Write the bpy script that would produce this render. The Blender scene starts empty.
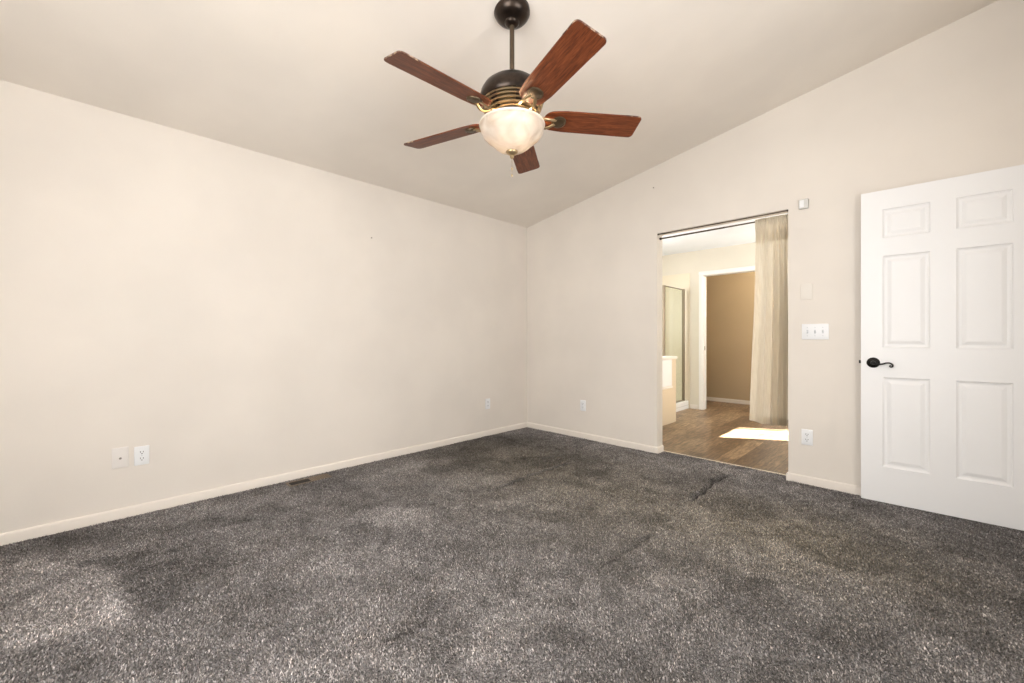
import bpy, bmesh, math, random
import numpy as np
from mathutils import Vector, Matrix

random.seed(7)
PI = math.pi
SC = bpy.context.scene
COL = SC.collection

# ------------------------------------------------------------------ camera
FPX, HORIZON, EYE = 412.0, 338.5, 1.08          # focal length in pixels, horizon row, eye height
CX, CY = 3.408, -3.704
FWD, RGT = (-0.7034, 0.7108), (0.7108, 0.7034)
cam_d = bpy.data.cameras.new('camera')
cam_d.sensor_width = 36.0
cam_d.lens = FPX / 1024 * 36.0
cam_d.shift_y = -(341.5 - HORIZON) / 1024
cam_d.clip_start = 0.02
cam = bpy.data.objects.new('camera', cam_d)
COL.objects.link(cam)
cam.location = (CX, CY, EYE)
cam.rotation_euler = (PI / 2, 0, math.atan2(-FWD[0], FWD[1]))
SC.camera = cam

# ------------------------------------------------------------------ world, sun, window light, exposure
vs = SC.view_settings
vs.view_transform = 'Standard'
vs.look = 'None'
vs.gamma = 1.0
vs.use_curve_mapping = False
vs.exposure = 0.10

world = bpy.data.worlds.new('world')
SC.world = world
world.use_nodes = True
wn = world.node_tree.nodes
wbg = wn['Background']
wbg.inputs[0].default_value = (0.75, 0.86, 1.0, 1)
wbg.inputs[1].default_value = 1.2

sun_d = bpy.data.lights.new('sun', 'SUN')
sun_d.energy = 110.0
sun_d.angle = math.radians(0.6)
sun_d.color = (1.0, 0.97, 0.93)
sun = bpy.data.objects.new('sun', sun_d)
COL.objects.link(sun)
SUN_EL = math.radians(47.6)
sdir = Vector((-0.86 * math.cos(SUN_EL), -0.51 * math.cos(SUN_EL), -math.sin(SUN_EL)))
sun.rotation_euler = sdir.to_track_quat('-Z', 'Y').to_euler()
sun.location = (8, 6, 8)


def window_light(name, loc, aim, sx, sz, power, color):
    d = bpy.data.lights.new(name, 'AREA')
    d.shape = 'RECTANGLE'
    d.size, d.size_y = sx, sz
    d.energy = power
    d.color = color
    o = bpy.data.objects.new(name, d)
    COL.objects.link(o)
    o.location = loc
    o.rotation_euler = Vector(aim).to_track_quat('-Z', 'Z').to_euler()
    return o


DAY = (1.0, 0.975, 0.95)
window_light('daylight_front_window', (2.78, -5.03, 1.45), (0, 1, 0.0), 2.0, 1.6, 101, DAY)
window_light('daylight_right_window', (4.12, -2.50, 1.50), (-1, 0, 0.0), 1.9, 1.3, 64, DAY)
window_light('bathroom_fill', (-0.08, 1.0, 1.55), (1, 0, 0), 1.2, 1.0, 58, (1.0, 0.97, 0.93))  # added fill from an unseen window, brightens the bathroom
window_light('daylight_bathroom_small_window', (3.47, 2.40, 1.60), (-1, 0, 0), 0.66, 0.82, 45, (1.0, 0.97, 0.91))


# ------------------------------------------------------------------ materials
def mat(name, color, rough=0.6, metal=0.0, spec=0.5):
    m = bpy.data.materials.new(name)
    m.use_nodes = True
    b = m.node_tree.nodes['Principled BSDF']
    b.inputs['Base Color'].default_value = (*color, 1)
    b.inputs['Roughness'].default_value = rough
    b.inputs['Metallic'].default_value = metal
    b.inputs['Specular IOR Level'].default_value = spec
    return m


def nodes(m):
    return m.node_tree.nodes, m.node_tree.links, m.node_tree.nodes['Principled BSDF']


def noise_node(m, scale, detail=3.0, rough=0.5, coord='Object', stretch=None, dist=0.0):
    n, l, b = nodes(m)
    tc = n.new('ShaderNodeTexCoord')
    src = tc.outputs[coord]
    if stretch:
        mp = n.new('ShaderNodeMapping')
        mp.inputs['Scale'].default_value = stretch
        l.new(src, mp.inputs[0])
        src = mp.outputs[0]
    t = n.new('ShaderNodeTexNoise')
    t.inputs['Scale'].default_value = scale
    t.inputs['Detail'].default_value = detail
    t.inputs['Roughness'].default_value = rough
    t.inputs['Distortion'].default_value = dist
    l.new(src, t.inputs['Vector'])
    return t.outputs['Fac']


def ramp(m, fac, stops):
    n, l, b = nodes(m)
    r = n.new('ShaderNodeValToRGB')
    while len(r.color_ramp.elements) < len(stops):
        r.color_ramp.elements.new(0.5)
    for e, (p, c) in zip(r.color_ramp.elements, stops):
        e.position = p
        e.color = (*c, 1)
    l.new(fac, r.inputs[0])
    return r.outputs[0]


def bump(m, fac, strength, distance=0.002):
    n, l, b = nodes(m)
    k = n.new('ShaderNodeBump')
    k.inputs['Strength'].default_value = strength
    k.inputs['Distance'].default_value = distance
    l.new(fac, k.inputs['Height'])
    l.new(k.outputs[0], b.inputs['Normal'])


def mix(m, fac, a, bb, mode='MIX'):
    n, l, b = nodes(m)
    x = n.new('ShaderNodeMix')
    x.data_type = 'RGBA'
    x.blend_type = mode
    for s, v in ((0, fac), (6, a), (7, bb)):
        if hasattr(v, 'is_output') or hasattr(v, 'links'):
            l.new(v, x.inputs[s])
        elif isinstance(v, (int, float)):
            x.inputs[s].default_value = v
        else:
            x.inputs[s].default_value = (*v, 1)
    return x.outputs[2]


def paint(name, color, var=0.03, rough=0.75):
    m = mat(name, color, rough, 0, 0.25)
    n, l, b = nodes(m)
    lo = tuple(c * (1 - var) for c in color)
    hi = tuple(min(1, c * (1 + var)) for c in color)
    c = ramp(m, noise_node(m, 1.6, 3), [(0.35, lo), (0.65, hi)])
    l.new(c, b.inputs['Base Color'])
    bump(m, noise_node(m, 60, 4), 0.12, 0.002)
    return m


M = {}
M['wall'] = paint('wall_paint', (0.785, 0.731, 0.664))
M['ceiling'] = paint('ceiling_paint', (0.86, 0.80, 0.725))
M['trim'] = paint('trim_paint', (0.81, 0.75, 0.68), 0.01, 0.5)
M['bath_wall'] = paint('bathroom_paint', (0.76, 0.72, 0.625))
M['bath_ceiling'] = paint('bathroom_ceiling_paint', (0.80, 0.83, 0.86))
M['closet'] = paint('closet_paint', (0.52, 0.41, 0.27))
M['white_trim'] = mat('white_gloss_trim', (0.86, 0.85, 0.83), 0.4)
M['door'] = mat('door_white', (0.87, 0.87, 0.87), 0.42)
bump(M['door'], noise_node(M['door'], 30, 4, stretch=(1, 1, 0.15)), 0.04, 0.001)
M['black'] = mat('black_iron', (0.012, 0.011, 0.010), 0.32, 0.6)
M['plate_white'] = mat('plate_white', (0.84, 0.85, 0.86), 0.35)
M['plate_slot'] = mat('plate_slot', (0.05, 0.05, 0.05), 0.6)
M['plate_grey'] = mat('toggle_grey', (0.62, 0.64, 0.66), 0.4)
M['plate_painted'] = mat('plate_painted', (0.80, 0.75, 0.68), 0.5)
M['plate_offwhite'] = mat('plate_offwhite', (0.80, 0.76, 0.72), 0.4)
M['sensor_grey'] = mat('sensor_grey', (0.66, 0.65, 0.62), 0.5)
M['bronze'] = mat('dark_bronze', (0.030, 0.022, 0.018), 0.28, 0.75)
n, l, b = nodes(M['bronze'])
l.new(ramp(M['bronze'], noise_node(M['bronze'], 25, 3), [(0.3, (0.020, 0.015, 0.012)), (0.7, (0.055, 0.038, 0.028))]), b.inputs['Base Color'])
M['rod_bronze'] = mat('rod_bronze', (0.085, 0.060, 0.038), 0.4, 0.5)
M['brass'] = mat('antique_brass', (0.44, 0.33, 0.19), 0.33, 0.85)
M['medallion'] = mat('medallion_bronze', (0.12, 0.085, 0.05), 0.4, 0.7)
M['bowl_lip'] = mat('bowl_lip_cream', (0.80, 0.74, 0.64), 0.3)
M['rod'] = mat('curtain_rod_brown', (0.10, 0.075, 0.055), 0.35, 0.6)
M['post'] = mat('shower_frame_nickel', (0.24, 0.19, 0.13), 0.5, 0.3)
M['surround'] = mat('shower_surround', (0.80, 0.725, 0.575), 0.35)
M['tub_wall'] = mat('tub_wall_cream', (0.70, 0.59, 0.43), 0.5)
M['acrylic'] = mat('white_acrylic', (0.90, 0.90, 0.89), 0.15)
M['vent_metal'] = mat('vent_tan_metal', (0.19, 0.145, 0.10), 0.45, 0.4)
M['vent_dark'] = mat('vent_dark', (0.015, 0.010, 0.008), 0.8)
M['threshold'] = mat('threshold_cream', (0.72, 0.64, 0.52), 0.5)
M['nail'] = mat('nail_steel', (0.25, 0.22, 0.19), 0.4, 0.8)

def sheet_glass(name, gloss, tint_c):
    m = bpy.data.materials.new(name)
    m.use_nodes = True
    nt = m.node_tree
    nt.nodes.clear()
    o_ = nt.nodes.new('ShaderNodeOutputMaterial')
    mx = nt.nodes.new('ShaderNodeMixShader')
    tr = nt.nodes.new('ShaderNodeBsdfTransparent')
    tr.inputs[0].default_value = (*tint_c, 1)
    gl = nt.nodes.new('ShaderNodeBsdfGlossy')
    gl.inputs['Roughness'].default_value = 0.03
    mx.inputs[0].default_value = gloss
    nt.links.new(tr.outputs[0], mx.inputs[1])
    nt.links.new(gl.outputs[0], mx.inputs[2])
    nt.links.new(mx.outputs[0], o_.inputs[0])
    return m


M['pane'] = sheet_glass('window_pane', 0.06, (1, 1, 1))
M['glass'] = sheet_glass('shower_glass', 0.10, (0.90, 0.92, 0.88))

# blade wood: grain runs along the blade (local x), finish worn pale at the tip edges
m = M['blade'] = mat('cherry_blade', (0.20, 0.05, 0.02), 0.42, 0, 0.3)
n, l, b = nodes(m)
g1 = noise_node(m, 9, 6, 0.65, stretch=(1.2, 14, 14), dist=0.6)
c1 = ramp(m, g1, [(0.30, (0.055, 0.014, 0.006)), (0.50, (0.150, 0.038, 0.013)), (0.72, (0.280, 0.085, 0.030))])
l.new(c1, b.inputs['Base Color'])
M['blade_edge'] = mat('blade_worn_edge', (0.50, 0.38, 0.27), 0.6)
n, l, b = nodes(M['blade_edge'])
l.new(ramp(M['blade_edge'], noise_node(M['blade_edge'], 45, 3), [(0.50, (0.08, 0.025, 0.014)), (0.66, (0.50, 0.36, 0.25))]), b.inputs['Base Color'])

# alabaster glass bowl
m = M['bowl'] = bpy.data.materials.new('alabaster_glass')
m.use_nodes = True
nt = m.node_tree
nt.nodes.clear()
o_ = nt.nodes.new('ShaderNodeOutputMaterial')
tl_ = nt.nodes.new('ShaderNodeBsdfTranslucent')
df = nt.nodes.new('ShaderNodeBsdfPrincipled')
df.inputs['Roughness'].default_value = 0.25
tc = nt.nodes.new('ShaderNodeTexCoord')
nz = nt.nodes.new('ShaderNodeTexNoise')
nz.inputs['Scale'].default_value = 9
nz.inputs['Detail'].default_value = 4
nz.inputs['Distortion'].default_value = 1.2
cr = nt.nodes.new('ShaderNodeValToRGB')
cr.color_ramp.elements[0].position = 0.3
cr.color_ramp.elements[0].color = (0.62, 0.53, 0.43, 1)
cr.color_ramp.elements[1].position = 0.7
cr.color_ramp.elements[1].color = (0.84, 0.78, 0.70, 1)
nt.links.new(tc.outputs['Object'], nz.inputs['Vector'])
nt.links.new(nz.outputs['Fac'], cr.inputs[0])
nt.links.new(cr.outputs[0], tl_.inputs['Color'])
nt.links.new(cr.outputs[0], df.inputs['Base Color'])
ms = nt.nodes.new('ShaderNodeMixShader')
ms.inputs[0].default_value = 0.27
nt.links.new(df.outputs[0], ms.inputs[1])
nt.links.new(tl_.outputs[0], ms.inputs[2])
nt.links.new(ms.outputs[0], o_.inputs[0])

# bulb gives off light
m = M['bulb'] = mat('lit_bulb', (1, 0.9, 0.75), 0.4)
nodes(m)[2].inputs['Emission Color'].default_value = (1.0, 0.80, 0.55, 1)
nodes(m)[2].inputs['Emission Strength'].default_value = 6.0

# sheer beige voile
m = M['voile'] = bpy.data.materials.new('beige_voile')
m.use_nodes = True
nt = m.node_tree
nt.nodes.clear()
o_ = nt.nodes.new('ShaderNodeOutputMaterial')
df = nt.nodes.new('ShaderNodeBsdfDiffuse')
tl_ = nt.nodes.new('ShaderNodeBsdfTranslucent')
tp = nt.nodes.new('ShaderNodeBsdfTransparent')
tc = nt.nodes.new('ShaderNodeTexCoord')
mp = nt.nodes.new('ShaderNodeMapping')
mp.inputs['Scale'].default_value = (1, 1, 0.03)
nz = nt.nodes.new('ShaderNodeTexNoise')
nz.inputs['Scale'].default_value = 260
nz.inputs['Detail'].default_value = 2
cr = nt.nodes.new('ShaderNodeValToRGB')
cr.color_ramp.elements[0].position = 0.3
cr.color_ramp.elements[0].color = (0.70, 0.63, 0.505, 1)
cr.color_ramp.elements[1].position = 0.7
cr.color_ramp.elements[1].color = (0.83, 0.765, 0.64, 1)
nt.links.new(tc.outputs['Object'], mp.inputs[0])
nt.links.new(mp.outputs[0], nz.inputs['Vector'])
nt.links.new(nz.outputs['Fac'], cr.inputs[0])
nt.links.new(cr.outputs[0], df.inputs[0])
nt.links.new(cr.outputs[0], tl_.inputs[0])
m1 = nt.nodes.new('ShaderNodeMixShader')
m1.inputs[0].default_value = 0.45
m2 = nt.nodes.new('ShaderNodeMixShader')
m2.inputs[0].default_value = 0.10
nt.links.new(df.outputs[0], m1.inputs[1])
nt.links.new(tl_.outputs[0], m1.inputs[2])
nt.links.new(m1.outputs[0], m2.inputs[1])
nt.links.new(tp.outputs[0], m2.inputs[2])
nt.links.new(m2.outputs[0], o_.inputs[0])

# wood-look planks: boards run along y, 15 cm wide
m = M['planks'] = mat('vinyl_planks', (0.25, 0.17, 0.11), 0.38)
n, l, b = nodes(m)
tc = n.new('ShaderNodeTexCoord')
mp = n.new('ShaderNodeMapping')
mp.inputs['Rotation'].default_value = (0, 0, PI / 2)
l.new(tc.outputs['Object'], mp.inputs[0])
br = n.new('ShaderNodeTexBrick')
br.inputs['Scale'].default_value = 1.0
br.inputs['Brick Width'].default_value = 0.9
br.inputs['Row Height'].default_value = 0.15
br.inputs['Mortar Size'].default_value = 0.0016
br.inputs['Color1'].default_value = (0.120, 0.074, 0.042, 1)
br.inputs['Color2'].default_value = (0.300, 0.210, 0.130, 1)
br.inputs['Mortar'].default_value = (0.05, 0.035, 0.022, 1)
br.offset = 0.37
l.new(mp.outputs[0], br.inputs['Vector'])
g = noise_node(m, 5, 6, 0.65, stretch=(9, 1.2, 1), dist=0.8)
gc = ramp(m, g, [(0.32, (0.38, 0.33, 0.28)), (0.5, (0.90, 0.86, 0.80)), (0.66, (1.60, 1.52, 1.40))])
l.new(mix(m, 1.0, br.outputs['Color'], gc, 'MULTIPLY'), b.inputs['Base Color'])

# carpet: grey yarn flecks over nap patches stored per vertex
m = M['carpet'] = mat('grey_carpet', (0.2, 0.19, 0.185), 0.95, 0, 0.1)
n, l, b = nodes(m)
fine = noise_node(m, 130, 4, 0.75, stretch=(1, 1, 0.6), dist=0.5)
mid = noise_node(m, 55, 4, 0.7, dist=0.8)
fc = ramp(m, fine, [(0.36, (0.030, 0.027, 0.026)), (0.47, (0.135, 0.125, 0.122)), (0.56, (0.255, 0.240, 0.236)), (0.68, (0.50, 0.475, 0.47))])
mc = ramp(m, mid, [(0.36, (0.55, 0.55, 0.55)), (0.52, (1.0, 1.0, 1.0)), (0.66, (1.35, 1.35, 1.35))])
big = noise_node(m, 2.4, 4, 0.6, dist=1.2)
bc = ramp(m, big, [(0.34, (0.72, 0.71, 0.69)), (0.52, (1.0, 1.0, 1.0)), (0.68, (1.16, 1.16, 1.17))])
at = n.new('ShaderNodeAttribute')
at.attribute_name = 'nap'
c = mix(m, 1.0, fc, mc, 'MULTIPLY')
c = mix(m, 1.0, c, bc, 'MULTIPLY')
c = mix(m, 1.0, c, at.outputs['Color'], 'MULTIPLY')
l.new(c, b.inputs['Base Color'])
b.inputs['Sheen Weight'].default_value = 0.15
ad = n.new('ShaderNodeMath')
ad.operation = 'ADD'
l.new(fine, ad.inputs[0])
l.new(mid, ad.inputs[1])
bump(m, ad.outputs[0], 0.9, 0.012)
m = M['yarn'] = mat('grey_yarn', (0.2, 0.19, 0.185), 0.9, 0, 0.1)
n, l, b = nodes(m)
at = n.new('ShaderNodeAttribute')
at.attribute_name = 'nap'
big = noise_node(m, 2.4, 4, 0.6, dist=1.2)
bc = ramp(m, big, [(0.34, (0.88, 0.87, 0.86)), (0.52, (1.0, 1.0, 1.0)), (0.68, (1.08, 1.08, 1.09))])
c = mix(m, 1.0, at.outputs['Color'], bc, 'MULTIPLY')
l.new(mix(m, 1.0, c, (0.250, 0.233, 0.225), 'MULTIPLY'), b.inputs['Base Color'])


# ------------------------------------------------------------------ mesh helpers
def link(name, me, material, parent=None):
    o = bpy.data.objects.new(name, me)
    COL.objects.link(o)
    if material is not None:
        for mm in (material if isinstance(material, (list, tuple)) else [material]):
            me.materials.append(mm)
    if parent is not None:
        o.parent = parent
    return o


def obj(name, bm, material, parent=None, smooth=False, angle=None):
    bmesh.ops.recalc_face_normals(bm, faces=bm.faces[:])
    me = bpy.data.meshes.new(name)
    bm.to_mesh(me)
    bm.free()
    if smooth:
        for p in me.polygons:
            p.use_smooth = True
        me.set_sharp_from_angle(angle=angle if angle else math.radians(38))
    return link(name, me, material, parent)


def struct(name, bm, material, parent=None, label=None, smooth=False):
    o = obj(name, bm, material, parent, smooth)
    if parent is None:
        o['kind'] = 'structure'
    if label:
        o['label'] = label
    return o


def thing(name, label, cat, loc=(0, 0, 0), rotz=0.0, group=None):
    o = bpy.data.objects.new(name, None)
    COL.objects.link(o)
    o.empty_display_size = 0.05
    o.location = loc
    o.rotation_euler = (0, 0, rotz)
    o['label'] = label
    o['category'] = cat
    if group:
        o['group'] = group
    return o


def tag(o, label, cat, group=None):
    o['label'] = label
    o['category'] = cat
    if group:
        o['group'] = group
    return o


def box(bm, x0, x1, y0, y1, z0, z1, bev=0.0, seg=2):
    vs_ = [bm.verts.new((x, y, z)) for x in (x0, x1) for y in (y0, y1) for z in (z0, z1)]
    fs = [(0, 1, 3, 2), (4, 6, 7, 5), (0, 4, 5, 1), (2, 3, 7, 6), (0, 2, 6, 4), (1, 5, 7, 3)]
    faces = [bm.faces.new([vs_[i] for i in f]) for f in fs]
    if bev > 0:
        es = list({e for f in faces for e in f.edges})
        bmesh.ops.bevel(bm, geom=es, offset=bev, segments=seg, profile=0.5, affect='EDGES')


def prism(bm, pts, axis, a, b_):
    """polygon pts in the two other axes, extruded from a to b_ along axis (0, 1 or 2)"""
    def mk(p, t):
        q = list(p)
        q.insert(axis, t)
        return bm.verts.new(q)
    A = [mk(p, a) for p in pts]
    B = [mk(p, b_) for p in pts]
    bm.faces.new(A)
    bm.faces.new(B[::-1])
    for i in range(len(pts)):
        j = (i + 1) % len(pts)
        bm.faces.new([A[i], A[j], B[j], B[i]])


def lathe(bm, prof, seg=48, center=(0, 0, 0), axis=2, cap=True):
    """prof: list of (r, h); revolved about the axis"""
    rings = []
    for r, h in prof:
        ring = []
        for k in range(seg):
            a = 2 * PI * k / seg
            p = [r * math.cos(a), r * math.sin(a)]
            p.insert(axis, h)
            ring.append(bm.verts.new([p[i] + center[i] for i in range(3)]))
        rings.append(ring)
    for A, B in zip(rings, rings[1:]):
        for k in range(seg):
            j = (k + 1) % seg
            bm.faces.new([A[k], A[j], B[j], B[k]])
    if cap:
        bm.faces.new(rings[0][::-1])
        bm.faces.new(rings[-1])


def tube(bm, pts, rad, seg=10, flat=1.0):
    """round tube along pts; rad a number or one per point"""
    pts = [Vector(p) for p in pts]
    if not isinstance(rad, (list, tuple)):
        rad = [rad] * len(pts)
    prev = None
    rings = []
    for i, p in enumerate(pts):
        t = (pts[min(i + 1, len(pts) - 1)] - pts[max(i - 1, 0)]).normalized()
        if prev is None:
            ref = Vector((0, 0, 1)) if abs(t.z) < 0.9 else Vector((1, 0, 0))
            u = t.cross(ref).normalized()
        else:
            u = (prev - t * prev.dot(t)).normalized()
        prev = u
        v = t.cross(u)
        rings.append([bm.verts.new(p + (u * math.cos(2 * PI * k / seg) + v * math.sin(2 * PI * k / seg) * flat) * rad[i]) for k in range(seg)])
    for A, B in zip(rings, rings[1:]):
        for k in range(seg):
            j = (k + 1) % seg
            bm.faces.new([A[k], A[j], B[j], B[k]])
    bm.faces.new(rings[0][::-1])
    bm.faces.new(rings[-1])


def new():
    return bmesh.new()


# ------------------------------------------------------------------ room shell
RX = 3.93            # right wall
NY = -4.90           # front wall (behind the camera)
OX0, OX1, OZ = 1.658, 2.698, 2.064   # opening to the bathroom
WT = 0.11            # gable wall thickness
H0, SL = 2.43, 0.1666


def ch(x):
    return H0 + SL * x


# gable wall with the bathroom opening
bm = new()
prism(bm, [(-0.12, 0), (OX0, 0), (OX0, ch(OX0)), (-0.12, ch(-0.12))], 1, 0.0, WT)
prism(bm, [(OX0, OZ), (OX1, OZ), (OX1, ch(OX1)), (OX0, ch(OX0))], 1, 0.0, WT)
prism(bm, [(OX1, 0), (RX + 0.12, 0), (RX + 0.12, ch(RX + 0.12)), (OX1, ch(OX1))], 1, 0.0, WT)
bmesh.ops.remove_doubles(bm, verts=bm.verts[:], dist=1e-5)
inner = [f for f in bm.faces if f.calc_area() > 0 and abs(f.normal.x) > 0.9 and all(v.co.z >= OZ - 1e-4 for v in f.verts)
         and OX0 - 1e-3 < f.calc_center_median().x < OX1 + 1e-3]
struct('wall_back', bm, M['wall'])

bm = new()
box(bm, -0.12, 0.0, NY - 0.12, 0.0, 0, H0)
struct('wall_left', bm, M['wall'])


def wall_with_windows(name, axis, a, b_, u0, u1, top, wins, material):
    """wall slab between a..b_ on axis; wins: (u0,u1,z0,z1) sorted along u; top: function of u"""
    bm = new()
    cur = u0
    def piece(p0, p1, z0, z1f):
        pts = [(p0, z0), (p1, z0), (p1, z1f(p1)), (p0, z1f(p0))]
        prism(bm, pts, axis, a, b_)
    for (p, q, z0, z1) in wins:
        piece(cur, p, 0, top)
        piece(p, q, 0, lambda u: z0)
        piece(p, q, z1, top)
        cur = q
    piece(cur, u1, 0, top)
    return struct(name, bm, material)


def window_unit(name, axis, plane, u0, u1, z0, z1, mull=True):
    """frame with sash bars and a pane, sitting inside its wall opening"""
    def P(bm, ua, ub, za, zb, d0, d1):
        if axis == 1:
            box(bm, ua, ub, plane + d0, plane + d1, za, zb, 0.003, 1)
        else:
            box(bm, plane + d0, plane + d1, ua, ub, za, zb, 0.003, 1)
    t = 0.05
    bm = new()
    P(bm, u0, u0 + t, z0, z1, -0.03, 0.03)
    P(bm, u1 - t, u1, z0, z1, -0.03, 0.03)
    P(bm, u0 + t, u1 - t, z0, z0 + t, -0.03, 0.03)
    P(bm, u0 + t, u1 - t, z1 - t, z1, -0.03, 0.03)
    fr = struct(name, bm, M['white_trim'])
    if mull:
        bm = new()
        c_ = (u0 + u1) / 2
        P(bm, c_ - 0.02, c_ + 0.02, z0 + t, z1 - t, -0.02, 0.02)
        obj('window_mullion', bm, M['white_trim'], fr)
    bm = new()
    P(bm, u0 + t - 0.005, u1 - t + 0.005, z0 + t - 0.005, z1 - t + 0.005, -0.004, 0.004)
    obj('window_pane', bm, M['pane'], fr)


wall_with_windows('wall_front', 1, NY - 0.12, NY, 0.0, RX + 0.12, ch, [(1.78, 3.78, 0.65, 2.25)], M['wall'])
window_unit('window_1', 1, NY - 0.06, 1.78, 3.78, 0.65, 2.25)
wall_with_windows('wall_right', 0, RX, RX + 0.12, NY, 0.0, lambda u: ch(RX), [(-3.45, -1.55, 0.85, 2.15)], M['wall'])
window_unit('window_2', 0, RX + 0.06, -3.45, -1.55, 0.85, 2.15)

# ceiling: single slope rising from the left wall
bm = new()
prism(bm, [(-0.12, ch(-0.12)), (RX + 0.12, ch(RX + 0.12)), (RX + 0.12, ch(RX + 0.12) + 0.1), (-0.12, ch(-0.12) + 0.1)], 1, NY - 0.12, WT)
struct('ceiling', bm, M['ceiling'])


# baseboards: rounded top edge
def base_prof(t=0.012, h=0.062):
    return [(0, 0), (t, 0), (t, h - 0.012), (t * 0.8, h - 0.004), (t * 0.45, h), (0, h)]


def base_x(name, x0, x1, y, material=None, out=-1, z=0.0):     # runs along x on a wall facing -y (out=-1)
    bm = new()
    prism(bm, [(y + out * a, z + b2) for a, b2 in base_prof()], 0, x0, x1)
    return struct(name, bm, material or M['trim'], smooth=True)


def base_y(name, y0, y1, x, out=1, material=None, z=0.0):
    bm = new()
    A = [bm.verts.new((x + out * a, y0, z + b2)) for a, b2 in base_prof()]
    B = [bm.verts.new((x + out * a, y1, z + b2)) for a, b2 in base_prof()]
    bm.faces.new(A)
    bm.faces.new(B[::-1])
    for i in range(len(A)):
        j = (i + 1) % len(A)
        bm.faces.new([A[i], A[j], B[j], B[i]])
    return struct(name, bm, material or M['trim'], smooth=True)


base_y('baseboard_left', NY, -0.012, 0.0)
base_x('baseboard_back_left', 0.0, OX0, 0.0)
base_x('baseboard_back_right', OX1, RX, 0.0)
base_y('baseboard_jamb_left', -0.012, WT, OX0, 1)
base_y('baseboard_jamb_right', -0.012, WT, OX1, -1)
base_x('baseboard_front', 0.012, RX, NY, out=1)

# ------------------------------------------------------------------ carpet
NX_, NYY = 500, 620
xs = np.linspace(0.0, RX, NX_)
ys = np.linspace(NY, 0.0, NYY)
ys2 = np.concatenate([ys, np.linspace(0.0, 0.118, 10)[1:]])
X, Y = np.meshgrid(xs, ys2, indexing='ij')
Z = np.zeros_like(X)


def floor_point(px, py):          # pixel on the floor -> metres
    t = FPX * EYE / (py - HORIZON)
    k = (px - 512) / FPX
    return CX + t * (FWD[0] + k * RGT[0]), CY + t * (FWD[1] + k * RGT[1])


def seg_dist(X, Y, pts):
    best = np.full(X.shape, 9.0)
    for (x0, y0), (x1, y1) in zip(pts, pts[1:]):
        dx, dy = x1 - x0, y1 - y0
        t = np.clip(((X - x0) * dx + (Y - y0) * dy) / (dx * dx + dy * dy), 0, 1)
        best = np.minimum(best, np.hypot(X - x0 - t * dx, Y - y0 - t * dy))
    return best


# loose-carpet wrinkles (metres on the floor): line, height, half width
WR = [
    ([(2.297, -0.95), (2.303, -0.70), (2.281, -0.45), (2.325, -0.16)], 0.022, 0.018, 0.040),
    ([(1.235, -1.74), (1.215, -1.30), (1.222, -1.05), (1.245, -0.74)], 0.010, 0.016, 0.010),
    ([(2.315, -2.10), (2.330, -1.80), (2.338, -1.50)], 0.010, 0.016, 0.009),
    ([(1.85, -0.66), (2.0, -0.58), (2.15, -0.60)], 0.008, 0.015, 0.008),
    ([(0.95, -0.95), (1.05, -0.70), (1.0, -0.5)], 0.008, 0.015, 0.008),
]
NAP = np.ones(X.shape)
CREASE = np.zeros(X.shape)
for pts, hgt, wid, dep in WR:
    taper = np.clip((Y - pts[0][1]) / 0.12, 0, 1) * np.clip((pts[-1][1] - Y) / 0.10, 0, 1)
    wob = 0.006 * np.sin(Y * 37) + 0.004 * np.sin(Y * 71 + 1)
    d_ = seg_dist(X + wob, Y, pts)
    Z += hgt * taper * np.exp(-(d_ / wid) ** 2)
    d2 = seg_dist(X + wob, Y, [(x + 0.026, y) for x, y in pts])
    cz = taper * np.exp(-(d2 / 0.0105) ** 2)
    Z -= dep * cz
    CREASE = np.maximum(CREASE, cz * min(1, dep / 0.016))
# gentle unevenness of the pile
rng = np.random.default_rng(3)


def value_noise(X, Y, cell, seed):
    r = np.random.default_rng(seed)
    G = r.random((80, 80))
    u, v = X / cell + 20, Y / cell + 50
    i, j = np.floor(u).astype(int) % 79, np.floor(v).astype(int) % 79
    a, b2 = u - np.floor(u), v - np.floor(v)
    a, b2 = a * a * (3 - 2 * a), b2 * b2 * (3 - 2 * b2)
    return G[i, j] * (1 - a) * (1 - b2) + G[i + 1, j] * a * (1 - b2) + G[i, j + 1] * (1 - a) * b2 + G[i + 1, j + 1] * a * b2


Z += 0.003 * (value_noise(X, Y, 0.12, 1) - 0.5)
wx = X + 0.10 * (value_noise(X, Y, 0.13, 5) - 0.5) + 0.05 * (value_noise(X, Y, 0.05, 6) - 0.5)
wy = Y + 0.10 * (value_noise(X, Y, 0.13, 7) - 0.5) + 0.05 * (value_noise(X, Y, 0.05, 8) - 0.5)


def blob(px, py, rx, ry, ang, k):
    """nap patch at a floor point: radii in metres, multiplies by k at its middle"""
    global NAP
    cx_, cy_ = floor_point(px, py)
    a = math.radians(ang)
    u = (wx - cx_) * math.cos(a) + (wy - cy_) * math.sin(a)
    v = -(wx - cx_) * math.sin(a) + (wy - cy_) * math.cos(a)
    r = np.sqrt((u / rx) ** 2 + (v / ry) ** 2)
    w = 1 / (1 + np.exp((r - 1) * 7))
    NAP *= 1 + (k - 1) * w


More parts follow.
